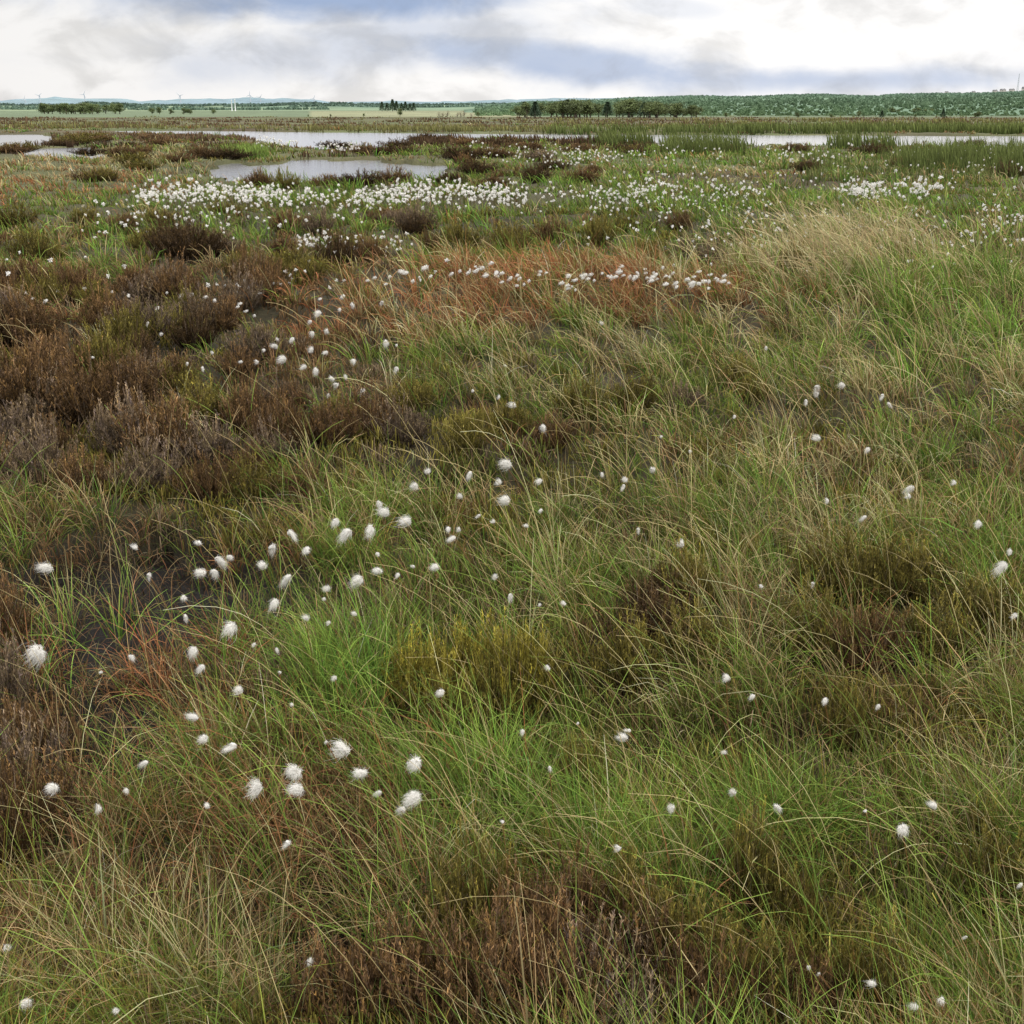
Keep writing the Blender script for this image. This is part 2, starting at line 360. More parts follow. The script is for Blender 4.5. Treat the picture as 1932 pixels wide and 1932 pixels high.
# ------------------------------------------------------------ grass
CL={ # len lo, hi, root colour, tip colour, bend mean
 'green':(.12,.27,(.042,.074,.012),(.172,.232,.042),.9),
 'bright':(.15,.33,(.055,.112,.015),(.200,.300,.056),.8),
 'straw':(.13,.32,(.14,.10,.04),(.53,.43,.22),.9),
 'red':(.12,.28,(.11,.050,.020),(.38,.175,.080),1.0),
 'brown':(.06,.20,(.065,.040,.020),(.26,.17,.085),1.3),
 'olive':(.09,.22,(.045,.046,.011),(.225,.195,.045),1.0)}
cn=list(CL)
PW=[('red',11,Patch(980,592,420,46)),('red',6,Patch(770,620,170,60)),('straw',3,Patch(1050,630,420,60)),('green',2.5,Patch(1150,720,430,90)),
('bright',4,Patch(1790,630,230,120)),('green',3,Patch(1750,620,260,130)),('straw',2.5,Patch(1720,600,260,130)),('bright',2.5,Patch(1650,420,330,60)),('straw',6,Patch(1600,490,200,60)),
('straw',4,Patch(120,315,260,30)),('red',3.5,Patch(60,345,240,30)),('straw',2,Patch(60,620,110,60)),('bright',2,Patch(20,640,80,40)),
('brown',4,Patch(250,720,360,200)),('brown',3,Patch(620,820,220,90)),('brown',2,Patch(500,560,380,60)),('green',2,Patch(420,660,60,60)),
('bright',5,Patch(700,1300,200,140)),('bright',4,Patch(880,1500,170,130)),('green',2.5,Patch(1350,1500,480,260)),('bright',2,Patch(1300,1560,330,170)),
('red',3.5,Patch(600,1580,260,150)),('brown',5,Patch(480,1640,340,160)),('brown',3,Patch(240,1800,290,150)),('olive',2.5,Patch(260,1820,260,140)),('straw',1.5,Patch(240,1820,280,140)),
('straw',2.2,Patch(1350,950,300,220)),('green',2.2,Patch(1450,900,480,270)),('green',3,Patch(1250,1000,160,130)),('olive',3,Patch(1650,1150,300,160)),('brown',1.5,Patch(1600,1200,350,180)),('straw',3,Patch(1350,1180,110,120)),
('straw',2.2,Patch(1750,1350,220,160)),('brown',2.5,Patch(100,1000,200,90)),('olive',2,Patch(60,990,120,60)),('green',1.5,Patch(900,1100,260,140)),
('red',3,Patch(260,1240,240,190)),('brown',2.5,Patch(240,1240,240,170)),('brown',3,Patch(950,870,220,50)),('bright',3,Patch(1880,275,120,10)),
('bright',2,Patch(900,400,800,50)),('green',2.5,Patch(950,430,900,60)),('bright',3,Patch(1250,320,380,30)),('straw',1.5,Patch(1400,330,400,40)),('green',2,Patch(1700,1700,350,260)),('brown',1.2,Patch(1650,1650,400,260)),('straw',1.0,Patch(1400,800,500,150))]
DEN=[(.72,Patch(260,740,330,170)),(.6,Patch(620,810,180,60)),(.5,Patch(450,560,320,60)),(.93,peatc[0]),(.92,peatc[1]),(.92,peatc[2]),(.6,Patch(950,1830,330,100)),(.55,Patch(30,1450,90,200)),(.5,Patch(900,470,500,40)),(.35,Patch(450,900,350,80)),(.6,peatc[3]),(.5,Patch(200,1800,260,160)),(.5,Patch(950,850,260,50))]
KEEPF=[Patch(1080,600,430,80),Patch(1750,600,280,150),Patch(700,1300,150,110),Patch(880,1500,140,110),Patch(1630,500,150,60)]
BIG=Patch(1450,780,520,170)
def lushness(x,y):
    q=.45*vn(x,y,.85,41)+.55*vn(x,y,.30,42)
    right=np.clip(x/np.maximum(y,.1)*4+.3,0,1)
    q=sstep(.41-.09*right,.58-.08*right,q)
    for p in KEEPF: q=np.maximum(q,p(x,y)*.95)
    q=np.maximum(q,.65*BIG(x,y))
    d=np.hypot(x,y)
    return np.maximum(q,np.clip((d-18)/20,0,.8))
def class_weights(x,y):
    n1=vn(x,y,1.0,21);n2=vn(x,y,.6,22);n3=vn(x,y,1.7,23);n4=vn(x,y,.35,24)
    d=np.hypot(x,y)
    W=np.stack([1.5*(.12+1.8*n1**1.5),.75*(.05+2.6*n4*n2),.62*(.10+1.9*n2**2),.25*(.1+2*n3**2)+0*x,.9*(.12+1.9*(1-n1)**1.5),.85*(.2+1.6*n3)],1)
    far=np.clip((d-40)/40,0,1); W[:,4]+=1.5*far
    for c,s,p in PW: W[:,cn.index(c)]+=s*p(x,y)
    return W**1.25
def sample(n,a,b,half,ex=.5):
    u=rng.random(n); q=-ex
    d=(a**q-u*(a**q-b**q))**(1/q)
    t=rng.uniform(-1,1,n)*R(half)
    return d*np.sin(t),d*np.cos(t),d
def grass_batch(ntuft,per,a,b,half,K,lscale=1,wmin=.0016,wk=.00072,spread=.042,mode='grass',ex=.5):
    x,y,d=sample(ntuft,a,b,half,ex)
    keep=np.ones(ntuft)
    lu=lushness(x,y)
    if mode=='grass':
        for s,p in DEN: keep*=1-s*np.clip(p(x,y)*1.25,0,1)
        keep*=.09+.91*lu
    elif mode=='litter':
        for p in peatc[:3]: keep*=1-.93*np.clip(p(x,y)*1.2,0,1)
    ok=(rng.random(ntuft)<keep)&(~water_mask(x,y))
    x,y,d,lu=x[ok],y[ok],d[ok],lu[ok]
    W=class_weights(x,y); W=W/W.sum(1,keepdims=True)
    if mode=='litter': W[:,4]+=.7;W[:,5]+=.25;W[:,2]+=.2;W/=W.sum(1,keepdims=True)
    c=(rng.random(len(x))[:,None]>np.cumsum(W,1)).sum(1).clip(0,5)
    tl=rng.uniform(.6,1.35,len(x))*(.65+.4*lu)
    if mode!='grass': tl=tl*0+1
    rep=np.repeat(np.arange(len(x)),per); n=len(rep)
    c=c[rep]
    mixm=rng.random(n)<.18
    c=np.where(mixm,rng.choice([0,2,4,4,5],n),c)
    sp_=spread*(1+np.clip(d[rep],0,60)*.06)
    oa=rng.uniform(0,2*math.pi,n); orad=np.abs(rng.normal(0,1,n))*sp_
    bx=x[rep]+np.cos(oa)*orad; by=y[rep]+np.sin(oa)*orad
    wet=water_mask(bx,by)
    ok=(~wet)&(by>.6)
    bc=bush_cover(bx,by); ok&=~(bc&(rng.random(n)<(.93 if mode=='grass' else .5)))
    bx,by,c,oa,rep=bx[ok],by[ok],c[ok],oa[ok],rep[ok];n=len(bx)
    dd=np.hypot(bx,by)
    bz=ground_z(bx,by)-.01
    lo=np.array([CL[k][0] for k in cn])[c];hi=np.array([CL[k][1] for k in cn])[c]
    L=(lo+(hi-lo)*rng.random(n)**1.3)*tl[rep]*lscale
    L*=np.where((dd>20),.95,1)
    tallp=Patch(1630,500,170,80)(bx,by)*.7+.7*Patch(1080,580,430,50)(bx,by)+.4*Patch(1780,620,230,110)(bx,by)
    L*=1+.7*tallp
    wf_=np.where(dd>6,.6,.42); wx,wy=-1.0,.15
    k1=.85; ax=np.cos(oa)*k1+wx*wf_*rng.uniform(.0,1.6,n)+rng.normal(0,.38,n); ay=np.sin(oa)*k1+wy*.6+rng.normal(0,.38,n)
    az=np.arctan2(ay,ax)
    t0=np.abs(rng.normal(.15,.30,n)); bm=np.array([CL[k][4] for k in cn])[c]
    bend=bm*rng.uniform(.2,2.0,n)
    c0=np.array([CL[k][2] for k in cn])[c];c1=np.array([CL[k][3] for k in cn])[c]
    br=rng.lognormal(0,.32,n)[:,None]; hue=rng.normal(0,.12,(n,1))*np.array([1,-.3,-.2])+1
    tb=rng.lognormal(0,.20,len(x))[rep][:,None]
    if mode=='litter': c1=c1*.6
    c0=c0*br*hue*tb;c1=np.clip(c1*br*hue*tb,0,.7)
    w=np.maximum(wmin*rng.uniform(.5,1.5,n)*np.where(rng.random(n)<.12,2.1,1),wk*dd*rng.uniform(.7,1.2,n))
    return blades(np.stack([bx,by,bz],1),L,az,t0,bend,w,c0,c1,K)[:3]
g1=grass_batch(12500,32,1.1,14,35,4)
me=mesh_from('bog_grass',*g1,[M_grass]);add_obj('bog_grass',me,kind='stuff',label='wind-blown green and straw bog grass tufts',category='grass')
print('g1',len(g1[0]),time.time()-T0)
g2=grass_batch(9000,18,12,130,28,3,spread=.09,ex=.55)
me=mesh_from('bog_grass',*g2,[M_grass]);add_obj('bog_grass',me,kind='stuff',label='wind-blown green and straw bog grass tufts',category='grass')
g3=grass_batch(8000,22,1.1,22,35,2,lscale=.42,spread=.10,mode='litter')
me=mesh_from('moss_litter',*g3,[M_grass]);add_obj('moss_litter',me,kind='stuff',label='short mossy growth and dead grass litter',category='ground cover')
def carpet(nt_,per,a,b,half):
    x,y,d=sample(nt_,a,b,half)
    lu=lushness(x,y);q=1-lu
    for j in (0,1,2,6,7,8,12): q=np.maximum(q,.9*DEN[j][1](x,y))
    for p in peatc[:3]: q=q*(1-np.clip(1.3*p(x,y),0,1))
    for p in KEEPF[:2]: q=q*(1-p(x,y))
    ok=(rng.random(nt_)<q*.85)&~water_mask(x,y);x,y,d=x[ok],y[ok],d[ok]
    colset=np.array([(.15,.13,.03),(.14,.085,.040),(.17,.125,.08),(.19,.165,.04),(.10,.115,.027)])
    rel=x/y
    pl=np.clip((-rel-.0)*7,0.25,1)
    bot=Patch(950,1850,330,110)(x,y); pl=np.maximum(pl,bot)
    n3=vn(x,y,.8,61)
    green=np.where(n3<.4,0,np.where(n3<.65,4,3)); br_=np.where(n3<.55,1,np.where(n3<.75,2,0))
    ci=np.where(rng.random(len(x))<pl,br_,green)
    rep=np.repeat(np.arange(len(x)),per);n=len(rep)
    px=x[rep]+rng.normal(0,1,n)*.045*(1+d[rep]*.04);py=y[rep]+rng.normal(0,1,n)*.045*(1+d[rep]*.04)
    ok=(py>.6)&~water_mask(px,py);px,py,rep=px[ok],py[ok],rep[ok];n=len(px)
    c=colset[ci[rep]]*rng.lognormal(0,.38,n)[:,None]*rng.lognormal(0,.2,len(x))[rep][:,None]
    z=ground_z(px,py)+rng.uniform(-.01,.08,n)*rng.random(len(x))[rep]
    dd=np.hypot(px,py)
    return blades(np.stack([px,py,z],1),rng.uniform(.025,.075,n)*(1+dd*.03),rng.uniform(0,6.28,n),np.abs(rng.normal(.3,.4,n)),rng.uniform(-.5,.5,n),np.maximum(.0032,.0011*dd),c*.4,c*1.25,2,taper=.5)[:3]
ch=carpet(9500,42,1.1,20,35)
me=mesh_from('low_heather',*ch,[M_grass]);add_obj('low_heather',me,kind='stuff',label='low carpet of brown and olive heather sprigs',category='heather')
def sedge(nn,weights,Lr,bd,seed,thr,k):
    x,y,d=sample(nn,1.5,7,34)
    pk=np.zeros(nn)
    for s,p in weights: pk=np.maximum(pk,s*p(x,y))
    ok=(rng.random(nn)<pk*k*(vn(x,y,.16,seed)>thr));x,y=x[ok],y[ok];n=len(x)
    br=rng.lognormal(0,.38,n)[:,None]
    rc=rng.random(n)[:,None]
    cc0=np.where(rc<.30,np.array((.20,.095,.045)),np.where(rc<.70,np.array((.25,.18,.09)),np.array((.12,.13,.04))))*br
    return blades(np.stack([x,y,np.maximum(ground_z(x,y),-.07)],1),rng.uniform(*Lr,n),rng.uniform(0,6.28,n),rng.uniform(0,.8,n),rng.uniform(*bd,n),rng.uniform(.001,.0022,n),cc0*.5,np.clip(cc0*1.5,0,.6),5)[:3]
sd_=merge([sedge(160000,[(1,peatc[0]),(1,peatc[1]),(1,peatc[2])],(.06,.20),(.4,2.0),88,.50,.20),
 sedge(120000,[(1,Patch(560,1600,330,140)),(.7,Patch(250,1230,260,160)),(.7,Patch(200,1750,260,170)),(.5,Patch(1700,1350,260,200)),(.3,Patch(1500,1700,450,250))],(.13,.28),(1.0,2.4),90,.40,.24)])
me=mesh_from('dead_sedge',*sd_,[M_grass]);add_obj('dead_sedge',me,kind='stuff',label='arching reddish dead sedge around wet peat',category='sedge')
print('carpet',len(ch[0]),len(sd_[0]),time.time()-T0)
def stalks(n,a,b,half,Lr,cl,wm,reg=None,sd=.45):
    x,y,d=sample(n,a,b,half)
    if reg is not None:
        w=np.zeros(n)
        for s,p in reg: w+=s*p(x,y)
        ok=rng.random(n)<w; x,y,d=x[ok],y[ok],d[ok]
    ok=~water_mask(x,y);x,y,d=x[ok],y[ok],d[ok];n=len(x)
    az=math.pi-.1+rng.normal(0,sd,n)
    L=rng.uniform(*Lr,n)
    br=rng.lognormal(0,.25,n)[:,None]
    return blades(np.stack([x,y,ground_z(x,y)],1),L,az,np.abs(rng.normal(.25,.18,n)),rng.uniform(.3,1.6,n),np.maximum(wm,.0006*d),np.array(cl[0])*br,np.clip(np.array(cl[1])*br,0,.7),7,pw=1.1,taper=.35)[:3]
s1=stalks(11000,1.2,18,34,(.30,.60),((.17,.14,.05),(.55,.45,.23)),.0015,[(.5,Patch(1350,850,450,320)),(.9,Patch(1650,600,330,150)),(.7,Patch(1050,620,420,110)),(.25,Patch(1500,1500,500,400)),(.09,Patch(600,1400,600,600)),(.8,Patch(40,620,100,60))],.6)
s1b=stalks(12000,8,16,34,(.5,.85),((.16,.13,.05),(.54,.44,.25)),.0012,[(.8,Patch(1620,530,160,60))],.3)
s2=stalks(6000,1.2,9,34,(.20,.42),((.06,.12,.012),(.24,.33,.07)),.0026,[(.5,Patch(1600,1500,500,450)),(.5,Patch(800,1400,400,300)),(.15,Patch(900,1300,900,700))],.9)
V=merge([s1,s1b,s2]);me=mesh_from('grass_stalks',*V,[M_grass]);add_obj('grass_stalks',me,kind='stuff',label='long arching dry grass stalks bent by wind',category='grass')
def rushes(n,polyu,h,cl,wk=.0008,clump=12):
    u0,u1,v0,v1=polyu
    nt=n//clump
    u=rng.uniform(u0,u1,nt);v=rng.uniform(v0,v1,nt)
    x,y=pixel_to_ground(u,v)
    x=np.repeat(x,clump)+rng.normal(0,1,nt*clump)*.0045*np.repeat(y,clump)
    y=np.repeat(y,clump)+rng.normal(0,1,nt*clump)*.006*np.repeat(y,clump)
    ok=~water_mask(x,y) if h<.7 else np.ones(len(x),bool)
    x,y=x[ok],y[ok];n=len(x);d=np.hypot(x,y)
    br=rng.lognormal(0,.3,n)[:,None]
    return blades(np.stack([x,y,np.full(n,-.06)],1),h*rng.uniform(.55,1.1,n),math.pi+rng.normal(0,1,n),np.abs(rng.normal(.08,.12,n)),rng.uniform(0,.5,n),wk*d,np.array(cl[0])*br,np.array(cl[1])*br,3,taper=.3)[:3]
GR=((.045,.065,.018),(.14,.17,.052)); GB=((.08,.08,.03),(.21,.20,.075)); BR=((.06,.038,.022),(.15,.10,.058));GG=((.06,.11,.02),(.19,.26,.06));DK=((.035,.022,.013),(.09,.058,.034))
rs=merge([rushes(3500,(1040,2100,246,253),.7,GR),rushes(2500,(1400,2100,245,252),.75,GR),rushes(2600,(250,1060,243,249),.5,GB),rushes(1500,(1520,2000,298,348),.5,GR,.0005,20),rushes(1500,(1260,1400,282,296),.8,GR,.0006),rushes(700,(-100,300,238,246),.6,GB),
 rushes(2200,(1700,2000,290,330),.75,GR,.0006,24),rushes(600,(1120,1220,268,276),.7,GR,.0008,30),rushes(500,(1560,1680,272,282),.7,GR,.0008,25),
 rushes(900,(430,500,286,300),.45,GG),rushes(500,(500,560,318,345),.35,GG),rushes(2500,(800,1500,278,304),.30,GG,.0007,16),rushes(1000,(1500,2000,284,300),.22,GG,.0007,16)])
me=mesh_from('rushes',*rs,[M_grass]);add_obj('rushes',me,kind='stuff',label='green rushes and reeds lining the lake shore',category='rushes')
dh=merge([rushes(9000,(-150,2100,222,244),.33,BR,.0011,18),rushes(3000,(-150,2100,220,240),.28,GB,.0011,14),rushes(2200,(60,700,252,266),.3,BR,.001,14),rushes(3500,(-50,1300,262,300),.32,DK,.001,30),rushes(1200,(760,1180,264,276),.45,DK,.001,30),rushes(1800,(1000,2000,226,242),.5,GB,.0011,22)])
me=mesh_from('heather_cover',*dh,[M_grass]);add_obj('heather_cover',me,kind='stuff',label='brown heather covering the far bog',category='heather')
print('g all',time.time()-T0)

# ------------------------------------------------------------ cottongrass
def head_parts(i,nf=620,wf=.013,K=6):
    """wind-combed tuft: fibres bulge round the stem tip then stream to -x"""
    fat=(.42,.50,.34,.46,.38,.44)[i%6]; ln=(.66,.46,.90,.55,.75,.42)[i%6]
    n=nf
    nlobe=4
    lob=rng.normal(0,1,(nlobe,3));lob/=np.linalg.norm(lob,axis=1,keepdims=True)
    lobL=rng.uniform(.6,1.25,nlobe); li=rng.integers(0,nlobe,n)
    d=lob[li]*1.1+rng.normal(0,.5,(n,3)); d/=np.linalg.norm(d,axis=1,keepdims=True)
    d[:,2]=np.where(d[:,2]<0,d[:,2]*.7,d[:,2])
    t=np.linspace(0,1,K+1)
    wind=np.array([-1,0,-.15-.25*(i%3)])
    stray=np.where(rng.random(n)<.09,rng.uniform(1.1,1.6,n),1)
    amp=(fat*rng.random(n)**.4*stray*lobL[li])[:,None,None]
    lnn=(ln*rng.uniform(.4,1.15,n)*stray*lobL[li])[:,None,None]
    tail=rng.normal(0,.15,(n,1,3))
    pos=d[:,None,:]*amp*np.sin(np.pi*np.clip(t,0,1)**.7*.70)[None,:,None]+wind*lnn*(t**1.4)[None,:,None]+tail*(t**2)[None,:,None]
    pos[...,2]+=.05
    side=np.cross(d,wind);side/=np.linalg.norm(side,axis=1,keepdims=True)+1e-6
    ph=rng.uniform(-1.1,1.1,n)[:,None];side=side*np.cos(ph)+d*np.sin(ph)
    w=wf*(1-.7*t**2)*.5
    V=np.stack([pos-side[:,None]*w[None,:,None],pos+side[:,None]*w[None,:,None]],2).reshape(-1,3)
    base=(np.arange(n)*(K+1)*2)[:,None]+(np.arange(K)*2)[None]
    Fc=np.stack([base,base+1,base+3,base+2],-1).reshape(-1,4)
    g=(rng.uniform(.78,.94,n)[:,None]*np.array([1,.985,.945]))
    Cc=np.repeat(g,(K+1)*2,0)
    parts=[(V,Fc,Cc)]
    parts.append(ball((-.24*ln,0,.05),(.30*ln,fat*.44,fat*.44),12,9,.5,(.80,.785,.75),i))
    parts.append(blades(np.zeros((7,3)),.26,rng.uniform(0,6.28,7),rng.uniform(.5,1.6,7),.3,.06,(.13,.06,.03),(.22,.11,.05),2)[:3])
    return parts
heads=[mesh_from('cotton_head',*merge(head_parts(i)),[M_cotton]) for i in range(10)]
def stem_mesh(lean,h,r):
    t=np.linspace(0,1,6);pts=np.stack([-lean*t**2,0*t,t],1)*h
    cols=np.stack([np.array((.06,.10,.025))*(1-q)+np.array((.20,.09,.035))*q for q in t])
    return tube(pts,[r*(1.2-.4*q) for q in t],cols,5)
leans=[.06,.16,.28,.42]
stemm=[mesh_from('cottongrass_stem',*stem_mesh(l,.3,.0012),[M_stem],True) for l in leans]
LAB='white fluffy cottongrass head on a thin stem'
NC=[0]
def cotton_near(u,v,s):
    h=rng.uniform(.20,.28)
    if v>1750: h=.19
    x,y=pixel_to_ground(u,v,h-.02)
    dist=math.sqrt(x*x+y*y+(H-h)**2)
    D=s/F*dist
    k=rng.integers(0,4)
    bx,by=x+leans[k]*h,y
    z=float(ground_z(bx,by))
    hh=h-.02-z
    e=bpy.data.objects.new('cottongrass',None);COL.objects.link(e);e.empty_display_size=.05
    e.location=(bx,by,z);e['category']='cottongrass';e['group']='cottongrass across the bog'
    e['label']='large wind-swept white cottongrass head on thin stem' if s>=26 else LAB
    st=add_obj('stem',stemm[k],parent=e);st.scale=(h/.3,1,hh/.3)
    hd=add_obj('cotton_head',heads[rng.integers(0,10)],loc=(-leans[k]*h+D*.15,0,hh),parent=e)
    q=.88 if s>24 else (.84 if s>11 else .8)
    hd.scale=(D*q*rng.uniform(.8,1.1),D*q*rng.uniform(.8,1.1),D*q*rng.uniform(.85,1.3))
    hd.rotation_euler=(rng.normal(0,.4),rng.normal(-.25,.5),rng.normal(0,.7))
    NC[0]+=1
NEAR="""85,1073,32;70,1228,40;255,1035,14;280,1083,16;375,1027,16;406,1055,30;403,1078,22;380,1083,26;432,1050,14;512,1030,26;495,1068,24;543,1002,22;578,1037,26;543,1088,28;515,1136,30;433,1182,34;345,1128,16;347,1160,16;365,1225,22;380,1258,22;450,1303,22;577,1168,16;615,1115,16;676,1093,28;712,1077,24;653,1003,34;630,983,20;698,997,32;725,970,28;713,948,20;765,985,28;820,1070,24;845,997,14;855,1015,18;780,915,20;805,893,15;866,937,16;887,892,18;953,877,32;942,910,16;955,945,22;1016,908,18;1020,963,12;992,993,12;935,1090,14;962,1122,18;1062,1140,14;1017,1140,10;930,985,12;904,972,12;750,1085,12;645,1418,42;677,1460,36;553,1458,40;557,1490,38;482,1487,36;440,1408,26;367,1357,26;383,1392,24;275,1440,18;237,1492,14;98,1486,26;184,1524,18;390,1522,16;780,1437,34;777,1504,38;757,1530,26;715,1495,18;543,1590,20;587,1810,18;632,1279,12;527,1268,10;830,1305,20;985,1380,14;1177,1394,24;1187,1380,12;1032,1262,16;1036,1446,12;1268,1522,18;1383,1495,18;1463,1524,22;1370,1277,18;1420,1313,14;1555,1320,14;1367,1422,12;1700,1562,28;1760,1522,20;1633,1530,10;1655,1332,12;1915,1162,14;1892,1067,28;1905,1040,14;1843,988,22;1718,920,20;1714,937,14;1800,910,12;1543,828,18;1635,848,14;1560,945,12;1632,975,14;1285,1028,18;1178,905,16;1176,916,14;1228,883,16;1135,893,12;1203,997,12;1433,1105,12;1533,1100,12;1541,730,18;1588,727,16;1538,742,14;1520,755,12;1665,745,12;1675,760,12;968,767,16;940,750,10;1022,803,14;890,737,10;950,690,8;727,645,20;600,590,16;585,607,12;588,628,14;615,627,14;550,640,15;518,655,17;522,640,10;532,678,20;586,662,14;615,665,12;573,693,15;595,697,18;625,715,13;635,725,12;650,708,12;683,736,15;665,680,14;620,745,10;748,695,13;747,650,8;497,660,9;485,683,10;455,683,9;400,665,9;380,692,10;353,685,8;305,630,8;278,608,9;215,603,9;662,575,14;640,585,10;720,570,12;1645,1857,20;1725,1900,20;1773,1888,22;1823,1768,10;1523,1823,12;1545,1837,10;1925,1668,12;45,1890,22;245,1237,16;218,1908,16;10,1788,22;190,1268,10;1167,1600,14;480,1215,11;520,1223,12;668,1160,14;550,1330,10;615,1400,12;948,1552,9;1090,1365,9;1247,823,8;1445,655,10;1135,612,9;865,1000,12;780,1070,12;710,1045,12;610,1130,12;175,675,8;620,1175,11;1300,850,9;1385,785,9"""
for t in NEAR.split(';'):
    cotton_near(*[float(q) for q in t.split(',')])
pts=[]
def band(n,u0,u1,fv,dv,s0,s1,zh=.22):
    u=rng.uniform(u0,u1,n); v=np.array([fv(q) for q in u])+rng.normal(0,1,n)*dv
    s=s0+(s1-s0)*rng.random(n)**1.5
    for q in zip(u,v,s): pts.append((*q,zh))
band(85,690,1420,lambda u:520+(u-1000)*.012+8*math.sin(u*.02),9,6,11,.36)
band(14,1050,1400,lambda u:524,6,9,13,.38)
band(45,0,700,lambda u:535,26,5,9)
band(20,450,560,lambda u:535,8,5,8)
band(80,560,780,lambda u:455,9,4,7.5)
band(60,150,450,lambda u:405,22,4,7.5)
def bandmain(n,u0,u1,v0,dv,s0,s1,zh=.24):
    cen=rng.uniform(u0,u1,n//8)
    u=rng.choice(cen,n)+rng.normal(0,18,n);s=rng.uniform(s0,s1,n);v=v0+6*np.sin(u*.013)+rng.normal(0,1,n)*dv
    for q in zip(u,v,s): pts.append((*q,zh))
bandmain(760,260,1010,366,10,3.6,7.0)
bandmain(240,950,1420,362,13,3.2,6.2)
bandmain(150,1570,1760,354,9,4,7.5)
band(200,1100,1930,lambda u:400+(u-1100)*.02,28,3.2,6.5)
band(80,1250,1930,lambda u:450,30,3.5,6.5)
band(20,1850,1930,lambda u:415,18,3.5,6)
band(60,330,700,lambda u:395,16,4,8)
band(60,480,560,lambda u:263,6,3,4.5,.28);band(60,600,680,lambda u:276,7,3,4.5,.28)
bandmain(260,880,1560,288,9,2.5,4.3,.28)
band(90,1560,1930,lambda u:300,22,2.5,4.3,.28)
band(50,1150,1560,lambda u:330,14,3,5)
pts=np.array(pts)
ph_=[pixel_to_ground(u,max(v,232),z) for u,v,s,z in pts];xx=np.array([q[0] for q in ph_]);yy=np.array([q[1] for q in ph_])
ok=~water_mask(xx,yy);pts=pts[ok];xx=xx[ok];yy=yy[ok]
dd=np.hypot(xx,yy);o=np.argsort(dd);pts=pts[o];xx=xx[o];yy=yy[o];dd=dd[o]
nind=max(0,299-NC[0])
mids=[]
for i in range(6):
    hp=merge(head_parts(i,150,.05,3))
    D0=.055
    V=hp[0]*D0+np.array([-leans[i%4]*.28,0,.28])
    st=stem_mesh(leans[i%4],.34,.0016)
    st=(st[0]+np.array([0,0,-.06]),st[1],st[2])
    mids.append(mesh_from('cottongrass_plant',*merge([(V,hp[1],hp[2]),st]),[M_cotton]))
for i in range(nind):
    k=rng.integers(0,6)
    D=pts[i,2]/F*dd[i]
    s=float(np.clip(D/.055,.5,1.1)); zt=pts[i,3]+rng.uniform(-.03,.04)
    o=add_obj('cottongrass',mids[k],(xx[i],yy[i],zt-.28*s),category='cottongrass',label=LAB,group='cottongrass across the bog')
    o.scale=(s,s,s); o.rotation_euler=(0,0,rng.normal(0,.7))
n=len(pts)-nind
X=xx[nind:];Y=yy[nind:];D=np.clip(pts[nind:,2]/F*dd[nind:],.03,.12)
Z=pts[nind:,3]+rng.uniform(-.07,.06,n)
rep=np.repeat(np.arange(n),22);m_=len(rep)
d=rng.normal(0,1,(m_,3));d/=np.linalg.norm(d,axis=1,keepdims=True);d+=np.array([-.35,0,.1]);d/=np.linalg.norm(d,axis=1,keepdims=True)
g=rng.uniform(.80,.94,m_)[:,None]*np.array([1,.985,.95])
A1=blades(np.stack([X,Y,Z],1)[rep],D[rep]*rng.uniform(.4,.7,m_),np.arctan2(d[:,1],d[:,0]),np.arccos(d[:,2]),.3,D[rep]*.34,g,g,2,taper=.4)[:3]
A2=blades(np.stack([X+.03,Y,ground_z(X,Y)],1),Z,math.pi,.05,.2,.0005*dd[nind:],(.06,.09,.03),(.15,.09,.04),2)[:3]
me=mesh_from('cottongrass_drift',*merge([A1,A2]),[M_cotton]);add_obj('cottongrass_drift',me,kind='stuff',label='drift of many white cottongrass heads over grass',category='cottongrass')
print('cotton',NC,nind,n,time.time()-T0)

# ------------------------------------------------------------ hills
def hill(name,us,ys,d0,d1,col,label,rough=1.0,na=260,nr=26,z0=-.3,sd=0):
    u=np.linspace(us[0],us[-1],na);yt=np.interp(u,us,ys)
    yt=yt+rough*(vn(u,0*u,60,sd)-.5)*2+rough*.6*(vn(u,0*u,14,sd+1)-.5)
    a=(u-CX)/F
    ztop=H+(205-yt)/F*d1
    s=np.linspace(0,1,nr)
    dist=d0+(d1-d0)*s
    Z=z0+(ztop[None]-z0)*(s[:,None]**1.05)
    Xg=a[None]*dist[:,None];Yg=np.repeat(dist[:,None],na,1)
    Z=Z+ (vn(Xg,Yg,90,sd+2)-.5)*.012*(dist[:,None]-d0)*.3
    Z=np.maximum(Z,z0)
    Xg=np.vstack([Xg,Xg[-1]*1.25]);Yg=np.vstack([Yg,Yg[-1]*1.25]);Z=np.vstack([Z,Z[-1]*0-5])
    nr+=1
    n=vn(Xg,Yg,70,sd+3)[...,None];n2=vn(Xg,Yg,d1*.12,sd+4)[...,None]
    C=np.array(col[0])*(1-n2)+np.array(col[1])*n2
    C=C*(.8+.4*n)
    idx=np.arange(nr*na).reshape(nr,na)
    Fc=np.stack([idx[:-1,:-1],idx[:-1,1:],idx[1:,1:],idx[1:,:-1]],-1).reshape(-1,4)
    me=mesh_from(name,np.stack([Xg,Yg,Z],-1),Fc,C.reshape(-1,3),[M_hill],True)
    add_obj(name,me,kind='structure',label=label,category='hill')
    def surf(uq,sq):
        return (uq-CX)/F*(d0+(d1-d0)*sq),d0+(d1-d0)*sq,z0+(np.interp(uq,u,ztop)-z0)*sq**1.05
    return surf
